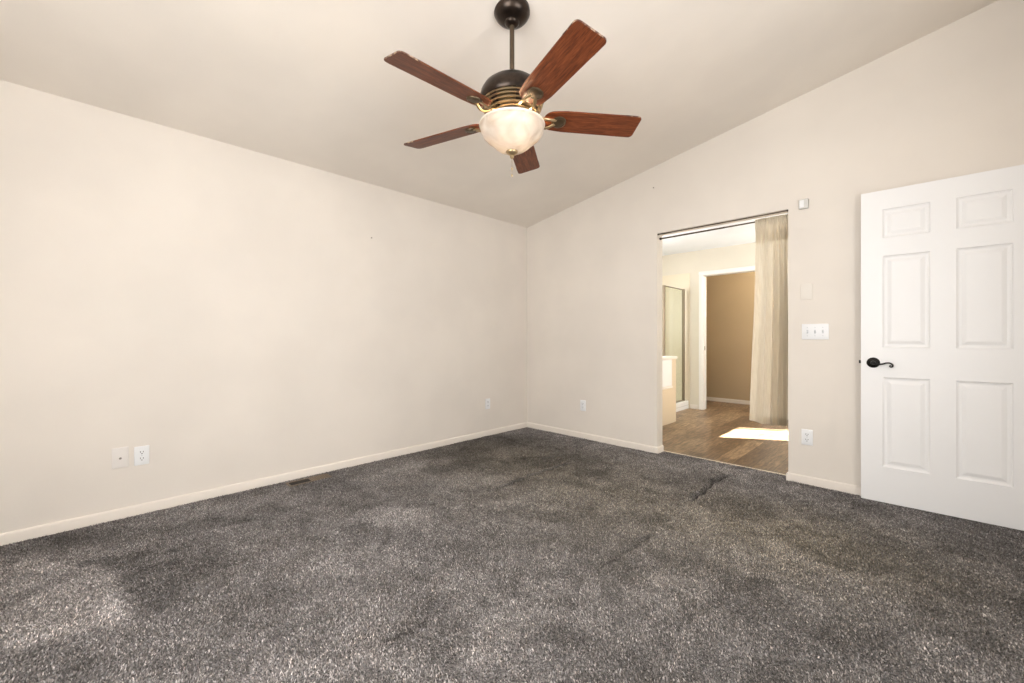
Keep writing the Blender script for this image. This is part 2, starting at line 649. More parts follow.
def patch(poly_px, k, soft=0.02):
    """straight-edged nap patch (vacuum or foot marks)"""
    global NAP
    P = [floor_point(*p) for p in poly_px]
    s = 0.5 * sum(P[i][0] * P[(i + 1) % len(P)][1] - P[(i + 1) % len(P)][0] * P[i][1] for i in range(len(P)))
    d_ = np.full(X.shape, 9.0)
    ux = X + 0.25 * (wx - X)
    uy = Y + 0.25 * (wy - Y)
    for i in range(len(P)):
        (x0, y0), (x1, y1) = P[i], P[(i + 1) % len(P)]
        L = math.hypot(x1 - x0, y1 - y0)
        sd = ((x1 - x0) * (uy - y0) - (y1 - y0) * (ux - x0)) / L * (1 if s > 0 else -1)
        d_ = np.minimum(d_, sd)
    NAP *= 1 + (k - 1) / (1 + np.exp(-d_ / soft))


TINT = np.zeros(X.shape)


def tint(px, py, rx, ry, ang, k):
    """brownish soiling"""
    global TINT
    cx_, cy_ = floor_point(px, py)
    a = math.radians(ang)
    u = (wx - cx_) * math.cos(a) + (wy - cy_) * math.sin(a)
    v = -(wx - cx_) * math.sin(a) + (wy - cy_) * math.cos(a)
    TINT += k * np.exp(-((u / rx) ** 2 + (v / ry) ** 2))


tint(620, 500, 1.2, 0.8, 0, 1.0)
tint(830, 545, 0.6, 0.45, 0, 1.0)
tint(500, 455, 0.9, 0.6, 20, 0.8)
patch([(0, 572), (25, 562), (108, 568), (132, 617), (60, 642), (0, 656)], 1.80, 0.012)
patch([(112, 560), (190, 540), (196, 604), (140, 606)], 0.74, 0.03)
blob(120, 535, 0.55, 0.12, 60, 0.72)
blob(60, 548, 0.30, 0.10, 60, 0.85)
blob(150, 590, 0.18, 0.08, 20, 0.82)
blob(215, 575, 0.16, 0.06, 10, 0.80)
blob(170, 533, 0.10, 0.03, 80, 1.35)
blob(25, 597, 0.07, 0.16, 30, 0.72)
blob(500, 452, 0.85, 0.55, 20, 0.70)
blob(525, 440, 0.45, 0.30, 20, 0.82)
blob(470, 470, 0.30, 0.16, 60, 0.78)
blob(540, 463, 0.25, 0.20, 0, 0.75)
blob(395, 478, 0.30, 0.15, 50, 1.12)
blob(700, 468, 0.45, 0.16, 0, 1.30)
blob(640, 485, 0.45, 0.35, 0, 0.92)
blob(880, 520, 0.25, 0.15, 0, 1.12)
blob(880, 560, 0.30, 0.25, 0, 0.85)
blob(430, 640, 0.12, 0.10, 30, 0.80)
blob(480, 615, 0.25, 0.07, -30, 1.14)
blob(330, 560, 0.35, 0.25, 20, 1.06)
blob(560, 560, 0.60, 0.30, 20, 0.92)
blob(600, 620, 0.30, 0.20, 0, 0.92)
blob(760, 600, 0.40, 0.20, 0, 0.88)
blob(960, 640, 0.30, 0.20, 0, 1.06)
patch([(270, 680), (420, 624), (540, 600), (700, 572), (700, 592), (560, 625), (450, 652), (330, 683)], 1.28, 0.035)
blob(405, 637, 0.055, 0.022, 45, 0.55)
blob(428, 631, 0.035, 0.016, 10, 0.60)
blob(386, 541, 0.09, 0.014, -20, 0.60)
blob(820, 556, 0.20, 0.05, -15, 0.78)
blob(900, 572, 0.22, 0.06, -15, 0.80)
blob(450, 500, 0.06, 0.02, 30, 0.75)
blob(560, 600, 0.10, 0.04, 40, 0.80)
blob(340, 655, 0.12, 0.05, 50, 0.84)
blob(250, 620, 0.18, 0.09, 40, 1.12)
blob(60, 660, 0.25, 0.08, 40, 0.88)

# ragged foot-worn patches
for cell, sd_, thr, k in ((0.22, 31, 0.62, -0.20), (0.16, 32, 0.66, 0.16), (0.10, 33, 0.70, -0.16), (0.35, 34, 0.60, 0.10)):
    q_ = value_noise(wx * (0.7 if sd_ % 2 else 1.0), wy * (1.0 if sd_ % 2 else 0.6), cell, sd_) * 0.75 + value_noise(wx, wy, cell * 0.4, sd_ + 9) * 0.25
    NAP *= 1 + k / (1 + np.exp(-(q_ - thr) * 45))

nx, ny = X.shape
idx = np.arange(nx * ny).reshape(nx, ny)
keep = np.ones((nx - 1, ny - 1), bool)
mid_x = (xs[:-1] + xs[1:]) / 2
mid_y = (ys2[:-1] + ys2[1:]) / 2
for i in range(nx - 1):
    for j in range(NYY - 1, ny - 1):
        if not (OX0 < mid_x[i] < OX1):
            keep[i, j] = False
co = np.stack([X, Y, Z], -1).reshape(-1, 3)
f4 = np.stack([idx[:-1, :-1], idx[1:, :-1], idx[1:, 1:], idx[:-1, 1:]], -1)[keep]
me = bpy.data.meshes.new('floor')
me.from_pydata(co.tolist(), [], f4.tolist())
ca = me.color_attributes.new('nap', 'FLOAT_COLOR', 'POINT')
nn = (NAP * (1 - 0.85 * CREASE)).reshape(-1)  # carpet colour darkened along creases in place of fold shade
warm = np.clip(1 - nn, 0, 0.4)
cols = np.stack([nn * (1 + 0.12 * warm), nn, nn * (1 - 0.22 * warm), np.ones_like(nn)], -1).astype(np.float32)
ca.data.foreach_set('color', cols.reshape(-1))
for p in me.polygons:
    p.use_smooth = True
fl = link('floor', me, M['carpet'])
fl['kind'] = 'structure'
fl['label'] = 'mottled grey carpet with loose wrinkles'


def sample_grid(G, x, y):
    fi = np.clip(x / RX * (NX_ - 1), 0, NX_ - 1.001)
    fj = np.where(y <= 0, (y - NY) / (0 - NY) * (NYY - 1), (NYY - 1) + y / 0.118 * 9)
    fj = np.clip(fj, 0, ny - 1.001)
    i, j = fi.astype(int), fj.astype(int)
    a, b2 = fi - i, fj - j
    return G[i, j] * (1 - a) * (1 - b2) + G[i + 1, j] * a * (1 - b2) + G[i, j + 1] * (1 - a) * b2 + G[i + 1, j + 1] * a * b2


# carpet pile: one tuft of yarn every few millimetres
rp = np.random.default_rng(11)
STEP = 0.0050
gx_, gy_ = np.meshgrid(np.arange(0.014, RX, STEP), np.arange(NY + 0.01, 0.115, STEP), indexing='ij')
tx = gx_.ravel() + rp.uniform(-0.5, 0.5, gx_.size) * STEP * 1.3
ty = gy_.ravel() + rp.uniform(-0.5, 0.5, gx_.size) * STEP * 1.3
ok = ((ty < -0.014) | ((tx > OX0 + 0.016) & (tx < OX1 - 0.016))) & (tx > 0.014) & (tx < RX - 0.01) & (ty < 0.116)
ok &= ~((np.abs(tx - 0.105) < 0.056) & (np.abs(ty + 2.56) < 0.156))
tx, ty = tx[ok], ty[ok]
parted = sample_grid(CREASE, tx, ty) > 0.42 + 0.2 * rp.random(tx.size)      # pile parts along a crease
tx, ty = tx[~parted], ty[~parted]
N = tx.size
tz = sample_grid(Z, tx, ty)
tn = sample_grid(NAP, tx, ty)
tc_ = sample_grid(CREASE, tx, ty)
tt = sample_grid(TINT, tx, ty)
lean = value_noise(tx, ty, 0.30, 21) * 3.0 + value_noise(tx, ty, 0.06, 22) * 4.0 + rp.normal(0, 1.1, N)
tilt = 0.0052 * (0.5 + rp.random(N))
wid = 0.0018 * (0.7 + 0.6 * rp.random(N))
hgt_ = (1 - 0.75 * tc_) * 0.0070 * (0.65 + 0.6 * rp.random(N)) * (0.8 + 0.4 * value_noise(tx, ty, 0.03, 23))
face = rp.uniform(0, PI, N)
wxv, wyv = np.cos(face) * wid, np.sin(face) * wid
lx, ly = np.cos(lean) * tilt, np.sin(lean) * tilt
V_ = np.empty((N, 5, 3), np.float32)
V_[:, 0] = np.stack([tx - wxv * 0.6, ty - wyv * 0.6, tz - 0.002], -1)
V_[:, 1] = np.stack([tx + wxv * 0.6, ty + wyv * 0.6, tz - 0.002], -1)
V_[:, 2] = np.stack([tx + lx * 0.35 + wxv, ty + ly * 0.35 + wyv, tz + hgt_ * 0.62], -1)
V_[:, 3] = np.stack([tx + lx * 0.35 - wxv, ty + ly * 0.35 - wyv, tz + hgt_ * 0.62], -1)
V_[:, 4] = np.stack([tx + lx, ty + ly, tz + hgt_], -1)
me = bpy.data.meshes.new('carpet_pile')
me.vertices.add(N * 5)
me.vertices.foreach_set('co', V_.reshape(-1))
base_i = (np.arange(N) * 5)[:, None]
loops = (base_i + np.array([0, 1, 2, 3, 3, 2, 4])).reshape(-1).astype(np.int32)
me.loops.add(N * 7)
me.loops.foreach_set('vertex_index', loops)
me.polygons.add(N * 2)
starts = (np.arange(N)[:, None] * 7 + np.array([0, 4])).reshape(-1).astype(np.int32)
me.polygons.foreach_set('loop_start', starts)
me.update(calc_edges=True)
yarn = np.clip(np.exp(rp.normal(0, 0.50, N)), 0.30, 2.6) * tn * (1 - 0.35 * tc_)      # fold shade darkened into the yarn colour along creases
hue = rp.normal(0, 0.02, N)
cc = np.stack([yarn * (1.0 + hue) * (1 + 0.03 * tt), yarn * (1 - 0.01 * tt), yarn * (1 - hue) * (1 - 0.13 * tt), np.ones(N)], -1).astype(np.float32)
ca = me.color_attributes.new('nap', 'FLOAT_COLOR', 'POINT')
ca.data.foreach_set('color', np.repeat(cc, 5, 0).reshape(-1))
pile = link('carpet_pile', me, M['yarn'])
pile['kind'] = 'stuff'
tag(pile, 'short grey mottled yarn pile of the bedroom carpet', 'carpet pile')

bm = new()
box(bm, -0.12, RX + 0.12, NY - 0.12, 0.118, -0.16, -0.055)
struct('floor_slab', bm, M['vent_dark'])

# threshold strip where carpet meets planks
bm = new()
box(bm, OX0, OX1, 0.118, 0.140, -0.012, 0.004, 0.002, 2)
struct('trim_threshold', bm, M['threshold'])

# ------------------------------------------------------------------ bathroom and closet behind
BX0, BX1, BY = -0.02, 3.40, 2.81
FZ = -0.006
bm = new()
box(bm, BX0 - 0.1, BX1 + 0.1, 0.140, 4.05, -0.12, FZ)
struct('floor_bathroom', bm, M['planks'])
bm = new()
box(bm, BX0 - 0.1, BX1 + 0.1, WT, 4.05, 2.43, 2.53)
struct('ceiling_bathroom', bm, M['bath_ceiling'])
wall_with_windows('wall_bathroom_left', 0, BX0 - 0.1, BX0, WT, 4.05, lambda u: 2.43, [(0.4, 1.6, 1.05, 2.05)], M['bath_wall'])  # window hole added for the bathroom fill light
bm = new()
prism(bm, [(RX + 0.12, 2.46), (RX + 1.9, 2.36), (RX + 1.9, 2.44), (RX + 0.12, 2.56)], 1, -6.0, -0.05)
struct('sun_blocker', bm, M['trim'])  # unseen overhang added to keep sun out of the right window
DX0, DX1, DZ = 1.07, 1.83, 2.035
bm = new()
box(bm, BX0, DX0 - 0.015, BY, BY + 0.11, FZ, 2.43)
box(bm, DX0 - 0.015, DX1 + 0.015, BY, BY + 0.11, DZ + 0.015, 2.43)
box(bm, DX1 + 0.015, BX1, BY, BY + 0.11, FZ, 2.43)
struct('wall_bathroom_back', bm, M['bath_wall'])
wall_with_windows('wall_bathroom_right', 0, BX1, BX1 + 0.1, WT, 4.05, lambda u: 2.43,
                  [(2.06, 2.80, 1.15, 2.11)], M['bath_wall'])
window_unit('window_fill', 0, BX0 - 0.05, 0.4, 1.6, 1.05, 2.05)  # unseen window added to go with the bathroom fill

# window_4 throws the sun patch; its frame is slim with one upright bar
bm = new()
for (a, b2, c0, c1) in ((2.06, 2.08, 1.15, 2.11), (2.785, 2.80, 1.15, 2.11), (2.08, 2.785, 1.15, 1.175), (2.08, 2.785, 2.085, 2.11)):
    box(bm, BX1 + 0.03, BX1 + 0.07, a, b2, c0, c1, 0.003, 1)
fr = struct('window_4', bm, M['white_trim'])
bm = new()
box(bm, BX1 + 0.035, BX1 + 0.065, 2.680, 2.720, 1.175, 2.085, 0.003, 1)
obj('window_mullion', bm, M['white_trim'], fr)
bm = new()
box(bm, BX1 + 0.046, BX1 + 0.054, 2.075, 2.79, 1.17, 2.09)
obj('window_pane', bm, M['pane'], fr)

# closet behind the cased doorway
bm = new()
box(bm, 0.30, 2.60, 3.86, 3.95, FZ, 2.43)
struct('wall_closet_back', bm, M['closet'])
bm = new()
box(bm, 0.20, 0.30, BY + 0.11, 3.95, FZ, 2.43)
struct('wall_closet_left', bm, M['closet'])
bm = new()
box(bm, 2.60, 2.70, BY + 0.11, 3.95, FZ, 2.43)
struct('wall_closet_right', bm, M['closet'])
base_x('baseboard_closet', 0.30, 2.60, 3.86, z=FZ)
base_x('baseboard_bathroom', 0.87, DX0 - 0.075, BY, z=FZ)

cl_d = bpy.data.lights.new('closet_fill', 'POINT')  # added fill light for the closet, no fixture stands here
cl_d.energy = 25
cl_d.color = (1.0, 0.90, 0.74)
cl_d.shadow_soft_size = 0.12
cl_o = bpy.data.objects.new('closet_fill', cl_d)
COL.objects.link(cl_o)
cl_o.location = (2.25, 3.2, 2.2)

# doorway lining and casing
bm = new()
box(bm, DX0 - 0.015, DX0, BY - 0.002, BY + 0.112, FZ, DZ + 0.015)
box(bm, DX1, DX1 + 0.015, BY - 0.002, BY + 0.112, FZ, DZ + 0.015)
box(bm, DX0, DX1, BY - 0.002, BY + 0.112, DZ, DZ + 0.015)
jl = struct('trim_door_jamb', bm, M['white_trim'])
bm = new()
box(bm, DX0 - 0.0005, DX0 + 0.001, BY + 0.03, BY + 0.055, 0.90, 0.96)
obj('strike_plate', bm, M['post'], jl)
bm = new()
cw = 0.06
for a, b2 in ((DX0 - 0.008 - cw, DX0 - 0.008), (DX1 + 0.008, DX1 + 0.008 + cw)):
    box(bm, a, b2, BY - 0.016, BY, FZ, DZ + 0.008, 0.004, 2)
    box(bm, a + 0.006, b2 - 0.018, BY - 0.020, BY - 0.015, FZ, DZ + 0.008, 0.002, 1)
box(bm, DX0 - 0.008 - cw, DX1 + 0.008 + cw, BY - 0.016, BY, DZ + 0.008, DZ + 0.008 + cw, 0.004, 2)
box(bm, DX0 - 0.008 - cw, DX1 + 0.008 + cw, BY - 0.020, BY - 0.015, DZ + 0.026, DZ + 0.008 + cw - 0.006, 0.002, 1)
struct('trim_door_casing', bm, M['white_trim'])

# ------------------------------------------------------------------ shower and tub wall
sh = thing('shower_stall', 'cream shower stall with glass side panel and metal posts beyond the opening', 'shower', (0.42, 2.4, FZ))


def at_parent(o):
    """keep world placement after parenting to an unscaled, unrotated empty"""
    o.location = -o.parent.location
    return o


bm = new()
box(bm, BX0, 0.865, BY - 0.012, BY, FZ, 2.10, 0.004, 2)
box(bm, BX0, BX0 + 0.012, 1.95, BY - 0.012, FZ, 2.10)
at_parent(obj('surround_panel', bm, M['surround'], sh))
bm = new()
box(bm, BX0 + 0.012, 0.85, 1.96, BY - 0.012, FZ, 0.045)
box(bm, 0.76, 0.85, 1.96, BY - 0.012, 0.045, 0.115, 0.01, 3)
box(bm, BX0 + 0.012, 0.76, 1.96, 2.03, 0.045, 0.115, 0.01, 3)
at_parent(obj('shower_pan', bm, M['acrylic'], sh))
bm = new()
box(bm, 0.797, 0.803, 2.03, 2.72, 0.13, 1.83)
at_parent(obj('glass_panel', bm, M['glass'], sh))
for yy in (2.025, 2.715):
    bm = new()
    box(bm, 0.782, 0.818, yy - 0.017, yy + 0.017, 0.115, 1.845, 0.004, 2)
    at_parent(obj('frame_post', bm, M['post'], sh))
for z0, z1 in ((1.828, 1.842), (0.115, 0.131)):
    bm = new()
    box(bm, 0.791, 0.809, 2.034, 2.701, z0, z1, 0.002, 1)
    at_parent(obj('frame_rail', bm, M['post'], sh))

tw = thing('tub_half_wall', 'cream half wall beside the tub with a white panel for its bright patch, just inside the opening', 'half wall', (1.09, 1.0, FZ))
bm = new()
box(bm, 1.02, 1.14, 0.30, 1.64, FZ, 0.815)
at_parent(obj('wall_core', bm, M['tub_wall'], tw))
bm = new()
box(bm, 1.005, 1.155, 0.285, 1.655, 0.815, 0.85, 0.006, 2)
at_parent(obj('cap', bm, M['trim'], tw))
bm = new()
box(bm, 1.14, 1.152, 1.02, 1.49, 0.475, 0.835 - 0.022, 0.004, 2)
pn = at_parent(obj('white_panel', bm, M['acrylic'], tw))  # panel made up to give the bright patch on this wall
pn['label'] = 'glossy white panel standing in for a bright patch'
bm = new()
box(bm, 1.14, 1.150, 1.00, 1.52, 0.445, 0.472, 0.003, 1)
at_parent(obj('panel_ledge', bm, M['trim'], tw))

# ------------------------------------------------------------------ open six-panel door against the gable wall
DW, DH, DT = 0.762, 2.035, 0.035
door = bpy.data.objects.new('door_1', None)
COL.objects.link(door)
door.location = (3.128, -0.093, 0.012)
door.rotation_euler = (0, 0, math.radians(1.2))
door['kind'] = 'structure'
door['label'] = 'white six panel door swung open against the wall'


def panel_door():
    """leaf: local x 0..DW from the latch edge, y 0 (room face) .. DT, z 0..DH"""
    bm = new()
    gx = [0, 0.108, 0.326, 0.436, 0.654, DW]
    gz = [0, 0.232, 0.816, 1.008, 1.606, 1.722, 1.910, DH]
    panels = {(i, j) for i in (1, 3) for j in (1, 3, 5)}
    for side in (0, 1):
        y = 0.0 if side == 0 else DT
        s = 1 if side == 0 else -1          # into the leaf
        V = {}
        for i, x in enumerate(gx):
            for j, z in enumerate(gz):
                V[i, j] = bm.verts.new((x, y, z))
        for i in range(5):
            for j in range(7):
                q = [V[i, j], V[i + 1, j], V[i + 1, j + 1], V[i, j + 1]]
                if (i, j) not in panels:
                    bm.faces.new(q)
                    continue
                x0, x1, z0, z1 = gx[i], gx[i + 1], gz[j], gz[j + 1]
                prev = q
                for ins, dep in ((0.004, 0.005), (0.012, 0.009), (0.022, 0.0095), (0.040, 0.0035), (0.044, 0.0028)):
                    yy = y + s * dep
                    r = [bm.verts.new(p) for p in ((x0 + ins, yy, z0 + ins), (x1 - ins, yy, z0 + ins), (x1 - ins, yy, z1 - ins), (x0 + ins, yy, z1 - ins))]
                    for k in range(4):
                        bm.faces.new([prev[k], prev[(k + 1) % 4], r[(k + 1) % 4], r[k]])
                    prev = r
                bm.faces.new(prev)
        if side == 0:
            F0 = V
        else:
            for i in range(5):
                bm.faces.new([F0[i, 0], F0[i + 1, 0], V[i + 1, 0], V[i, 0]])
                bm.faces.new([F0[i, 7], F0[i + 1, 7], V[i + 1, 7], V[i, 7]])
            for j in range(7):
                bm.faces.new([F0[0, j], F0[0, j + 1], V[0, j + 1], V[0, j]])
                bm.faces.new([F0[5, j], F0[5, j + 1], V[5, j + 1], V[5, j]])
    return bm


leaf = obj('door_leaf', panel_door(), M['door'], door)


def lever_set(s):
    """rose and scrolled lever; s=-1 on the room face, +1 on the wall face"""
    y0 = 0.0 if s < 0 else DT
    bm = new()
    prof = [(0.034, 0.0), (0.034, 0.004), (0.031, 0.008), (0.024, 0.011), (0.014, 0.014), (0.0115, 0.020), (0.0115, 0.034)]
    lathe(bm, [(r, y0 + s * h) for r, h in prof], 32, (0.062, 0, 0.909), axis=1)
    rose = obj('door_handle', bm, M['black'], door, True)
    rose['label'] = 'black curled lever handle'
    bm = new()
    pts, rad = [], []
    path = [(0.058, 0.912), (0.066, 0.909), (0.078, 0.902), (0.092, 0.899), (0.108, 0.903), (0.124, 0.909), (0.138, 0.911), (0.150, 0.907), (0.157, 0.898),
            (0.156, 0.888), (0.149, 0.884), (0.143, 0.888), (0.144, 0.894), (0.149, 0.895)]
    for k, (x, z) in enumerate(path):
        pts.append((x, y0 + s * 0.031, z))
        rad.append([0.0085, 0.0085, 0.0068, 0.0055, 0.0052, 0.0052, 0.0050, 0.0052, 0.0056, 0.0056, 0.0050, 0.0045, 0.004, 0.003][k])
    tube(bm, pts, rad, 12)
    obj('lever', bm, M['black'], rose, True)


lever_set(-1)
bm = new()
box(bm, -0.012, 0.002, DT / 2 - 0.006, DT / 2 + 0.006, 0.902, 0.922, 0.002, 1)
obj('latch_bolt', bm, M['black'], door)
for hz in (0.18, 1.02, 1.84):
    bm = new()
    lathe(bm, [(0.007, hz - 0.045), (0.007, hz + 0.045)], 14, (DW + 0.004, -0.004, 0))
    box(bm, DW - 0.001, DW + 0.002, 0.0, DT - 0.005, hz - 0.045, hz + 0.045)
    obj('hinge', bm, M['black'], door, True)


# ------------------------------------------------------------------ wall plates
# every unit is built facing -y (plate back at y=0), then turned for the left wall
def plate_mesh(w=0.070, h=0.115, t=0.006):
    bm = new()
    box(bm, -w / 2, w / 2, -t, 0, -h / 2, h / 2, 0.0025, 3)
    return bm


def screw(par, x, z, y=-0.0058, material=None):
    bm = new()
    lathe(bm, [(0.0032, y), (0.0032, y - 0.0012)], 12, (x, 0, z), axis=1)
    obj('screw', bm, material or M['plate_grey'], par)


def outlet(label, loc, rotz):
    t = thing('wall_outlet', label, 'outlet', loc, rotz, 'duplex outlets low on the walls')
    obj('cover_plate', plate_mesh(), M['plate_white'], t, True)
    for s in (-1, 1):
        bm = new()
        pts = []
        for k in range(28):
            a = 2 * PI * k / 28
            pts.append((max(-0.0165, min(0.0165, 0.019 * math.cos(a))), s * 0.0195 + 0.0145 * max(-0.9, min(0.9, 1.05 * math.sin(a)))))
        prism(bm, pts, 1, -0.0085, -0.004)
        r_ = obj('receptacle', bm, M['plate_white'], t)
        bm = new()
        box(bm, -0.0082, -0.0052, -0.0090, -0.0080, s * 0.0195 - 0.001, s * 0.0195 + 0.0085)
        box(bm, 0.0052, 0.0082, -0.0090, -0.0080, s * 0.0195, s * 0.0195 + 0.0080)
        lathe(bm, [(0.0030, -0.0080), (0.0030, -0.0090)], 12, (0, 0, s * 0.0195 - 0.0075), axis=1)
        obj('slots', bm, M['plate_slot'], r_)
    screw(t, 0, 0)
    return t


LW = PI / 2      # rotation for the left wall: local -y becomes +x
outlet('white duplex outlet on the left wall, right of a blank-looking plate with one hole', (0.0, -3.504, 0.360), LW)
outlet('small white duplex outlet on the left wall close to the far corner', (0.0, -0.646, 0.356), LW)
outlet('white duplex outlet on the gable wall between far corner and the opening', (0.824, 0.0, 0.357), 0)
outlet('white duplex outlet on the gable wall between the opening and the white door', (2.816, 0.0, 0.350), 0)

t = thing('coax_plate', 'off-white wall plate with one small central jack, left of the outlet', 'wall plate', (0.0, -3.600, 0.366), LW)
obj('cover_plate', plate_mesh(0.074, 0.122), M['plate_offwhite'], t, True)
bm = new()
lathe(bm, [(0.0062, -0.0058), (0.0062, -0.008), (0.0046, -0.008), (0.0046, -0.014)], 16, (0, 0, -0.004), axis=1)
jk = obj('coax_jack', bm, M['nail'], t)
screw(t, 0, 0.042, material=M['plate_offwhite'])
screw(t, 0, -0.042, material=M['plate_offwhite'])

t = thing('light_switch', 'white triple toggle switch plate between opening and white door', 'light switch', (2.864, 0.0, 1.130), 0)
obj('cover_plate', plate_mesh(0.162, 0.115), M['plate_white'], t, True)
for k, sx in enumerate((-0.046, 0.0, 0.046)):
    bm = new()
    box(bm, sx - 0.0055, sx + 0.0055, -0.0065, -0.005, -0.013, 0.013)
    obj('toggle_slot', bm, M['plate_grey'], t)
    bm = new()
    up = 1 if k == 2 else -1
    prism(bm, [(-0.006, -0.006), (-0.006, 0.006), (-0.017, up * 0.011 + 0.003), (-0.017, up * 0.011 - 0.003)], 0, sx - 0.0038, sx + 0.0038)
    obj('toggle', bm, M['plate_grey'], t)
    screw(t, sx, 0.030)
    screw(t, sx, -0.030)

t = thing('blank_wall_plate', 'blank wall plate painted the wall colour above the triple switch', 'wall plate', (2.812, 0.0, 1.426), 0)
obj('cover_plate', plate_mesh(0.072, 0.118, 0.008), M['plate_painted'], t, True)
screw(t, 0, 0.042, -0.0078, M['plate_painted'])
screw(t, 0, -0.042, -0.0078, M['plate_painted'])

t = thing('door_chime_sensor', 'small grey square sensor box on the wall above right of the curtain', 'sensor', (2.797, 0.0, 2.076), 0)
bm = new()
box(bm, -0.030, 0.030, -0.028, 0.0, -0.035, 0.035, 0.005, 3)
obj('housing', bm, M['sensor_grey'], t, True)
bm = new()
box(bm, -0.023, 0.004, -0.0295, -0.027, -0.027, 0.027, 0.001, 1)
obj('lit_side', bm, M['plate_white'], t)  # white left part puts the box's lit side into colour


def nail(label, loc, rotz):
    bm = new()
    lathe(bm, [(0.0022, 0.004), (0.0022, -0.012), (0.0055, -0.012), (0.0055, -0.0145)], 12, (0, 0, 0), axis=1)
    o = obj('nail', bm, M['nail'], None, True)
    o.location = loc
    o.rotation_euler = (0, 0, rotz)
    return tag(o, label, 'nail', 'nails left in the walls')


nail('small nail sticking out high on the long left wall', (0.0, -2.012, 1.958), LW)
nail('small nail high on the gable wall above left corner of the opening', (1.627, 0.0, 2.499), 0)

# ------------------------------------------------------------------ floor register
fv = thing('floor_vent', 'tan metal floor register set in the carpet along the left wall', 'floor vent', (0.105, -2.56, 0.0))
bm = new()
L2, W2 = 0.152, 0.052
for (a, b2, c0, c1) in ((-W2, -W2 + 0.014, -L2, L2), (W2 - 0.014, W2, -L2, L2), (-W2 + 0.014, W2 - 0.014, -L2, -L2 + 0.016), (-W2 + 0.014, W2 - 0.014, L2 - 0.016, L2)):
    box(bm, a, b2, c0, c1, -0.004, 0.006, 0.002, 2)
obj('rim', bm, M['vent_metal'], fv)
bm = new()
box(bm, -W2 + 0.012, W2 - 0.012, -L2 + 0.012, L2 - 0.012, -0.006, 0.0022)
obj('duct_shade', bm, M['vent_dark'], fv)  # solid dark block, its colour stands in for shade inside the duct
for k in range(9):
    bm = new()
    yy = 0.004 + k * 0.0155
    box(bm, -W2 + 0.013, W2 - 0.013, yy, yy + 0.013, 0.0022, 0.0045, 0.0008, 1)
    obj('slat', bm, M['vent_metal'], fv)
for k in range(6):
    bm = new()
    yy = -0.132 + k * 0.0225
    box(bm, -W2 + 0.013, W2 - 0.013, yy, yy + 0.0022, 0.0022, 0.004)
    obj('slat', bm, M['vent_dark'], fv)

# ------------------------------------------------------------------ curtain rods and sheer curtain
RODZ, RODY = 2.024, 0.058


def tension_rod(label, y, z, r, rc):
    t = thing('tension_rod', label, 'curtain rod', (OX0, y, z), 0)
    w = OX1 - OX0
    bm = new()
    lathe(bm, [(r * 1.2, 0.012), (r * 1.2, w * 0.55)], 16, axis=0)
    obj('outer_tube', bm, M['rod'], t, True)
    bm = new()
    lathe(bm, [(r, w * 0.55), (r, w - 0.012)], 16, axis=0)
    obj('inner_tube', bm, M['rod'], t, True)
    for a, b2 in ((0.0, 0.013), (w - 0.013, w)):
        bm = new()
        lathe(bm, [(rc, a), (rc, b2)], 20, axis=0)
        obj('end_cap', bm, M['rod'], t, True)


tension_rod('thin dark rod across the very top of the opening, above the curtain rod', 0.010, 2.056, 0.0036, 0.007)
tension_rod('thicker dark rod across the opening that carries the sheer curtain', RODY, RODZ, 0.0058, 0.012)

U, Vn = 190, 60
cv = []
hem = 0.405
for j in range(Vn + 1):
    v = j / Vn                      # 0 top, 1 hem
    z = RODZ + 0.016 - v * (RODZ + 0.016 - hem)
    for i in range(U + 1):
        u = i / U
        xl = 2.463 - 0.050 * v + 0.006 * math.sin(5 * v)
        s = u ** 0.82
        x = xl + (2.690 - xl) * u
        # wide soft folds at the free edge, tight folds next to the jamb
        ph = 2 * PI * (0.5 * u + 4.2 * u ** 2.4)
        amp = (0.008 + 0.042 * min(1, v * 2.0)) * (0.28 + 0.85 * u)
        g_ = math.sin(2 * PI * 15 * u + 1.3 + 0.8 * math.sin(9 * u))
        gath = 0.006 * g_ * math.exp(-v * 9) + 0.0012 * math.sin(2 * PI * 21 * u) * math.exp(-v * 2)
        y = RODY + amp * math.sin(ph + 0.6 + 0.5 * v) + gath + 0.035 * v * (1 - u) - 0.004
        x += 0.007 * math.cos(ph * 2) * (0.3 + v) * u * (1 - u) * 2
        pk = RODY - 0.0095 - 0.004 * (1 + g_)
        bl_ = max(0.0, min(1.0, (v - 0.022) / 0.05))
        y = pk * (1 - bl_) + y * bl_
        cv.append((min(x, OX1 - 0.004), y, z - 0.010 * math.sin(PI * u) * v))
fc4 = []
for j in range(Vn):
    for i in range(U):
        a = j * (U + 1) + i
        fc4.append((a, a + 1, a + U + 2, a + U + 1))
me = bpy.data.meshes.new('sheer_curtain')
me.from_pydata(cv, [], fc4)
for p in me.polygons:
    p.use_smooth = True
cur = link('sheer_curtain', me, M['voile'])
tag(cur, 'sheer beige curtain gathered at the right side of the opening', 'curtain')
# rod pocket passes behind the rod, hem is doubled cloth
for nm, j0, j1 in (('rod_pocket', 0, 2), ('heading_band', 2, 7), ('hem_band', Vn - 2, Vn)):
    vv, ff = [], []
    for j in range(j0, j1 + 1):
        for i in range(U + 1):
            x, y, z = cv[j * (U + 1) + i]
            if nm == 'rod_pocket':
                y = RODY + 0.0095 if 0 < j < 2 else y + 0.002
            elif nm == 'heading_band':
                y += 0.003
            else:
                y -= 0.0025
            vv.append((x, y, z))
    for j in range(j1 - j0):
        for i in range(U):
            a = j * (U + 1) + i
            ff.append((a, a + 1, a + U + 2, a + U + 1))
    me = bpy.data.meshes.new(nm)
    me.from_pydata(vv, [], ff)
    for p in me.polygons:
        p.use_smooth = True
    link(nm, me, M['voile'], cur)

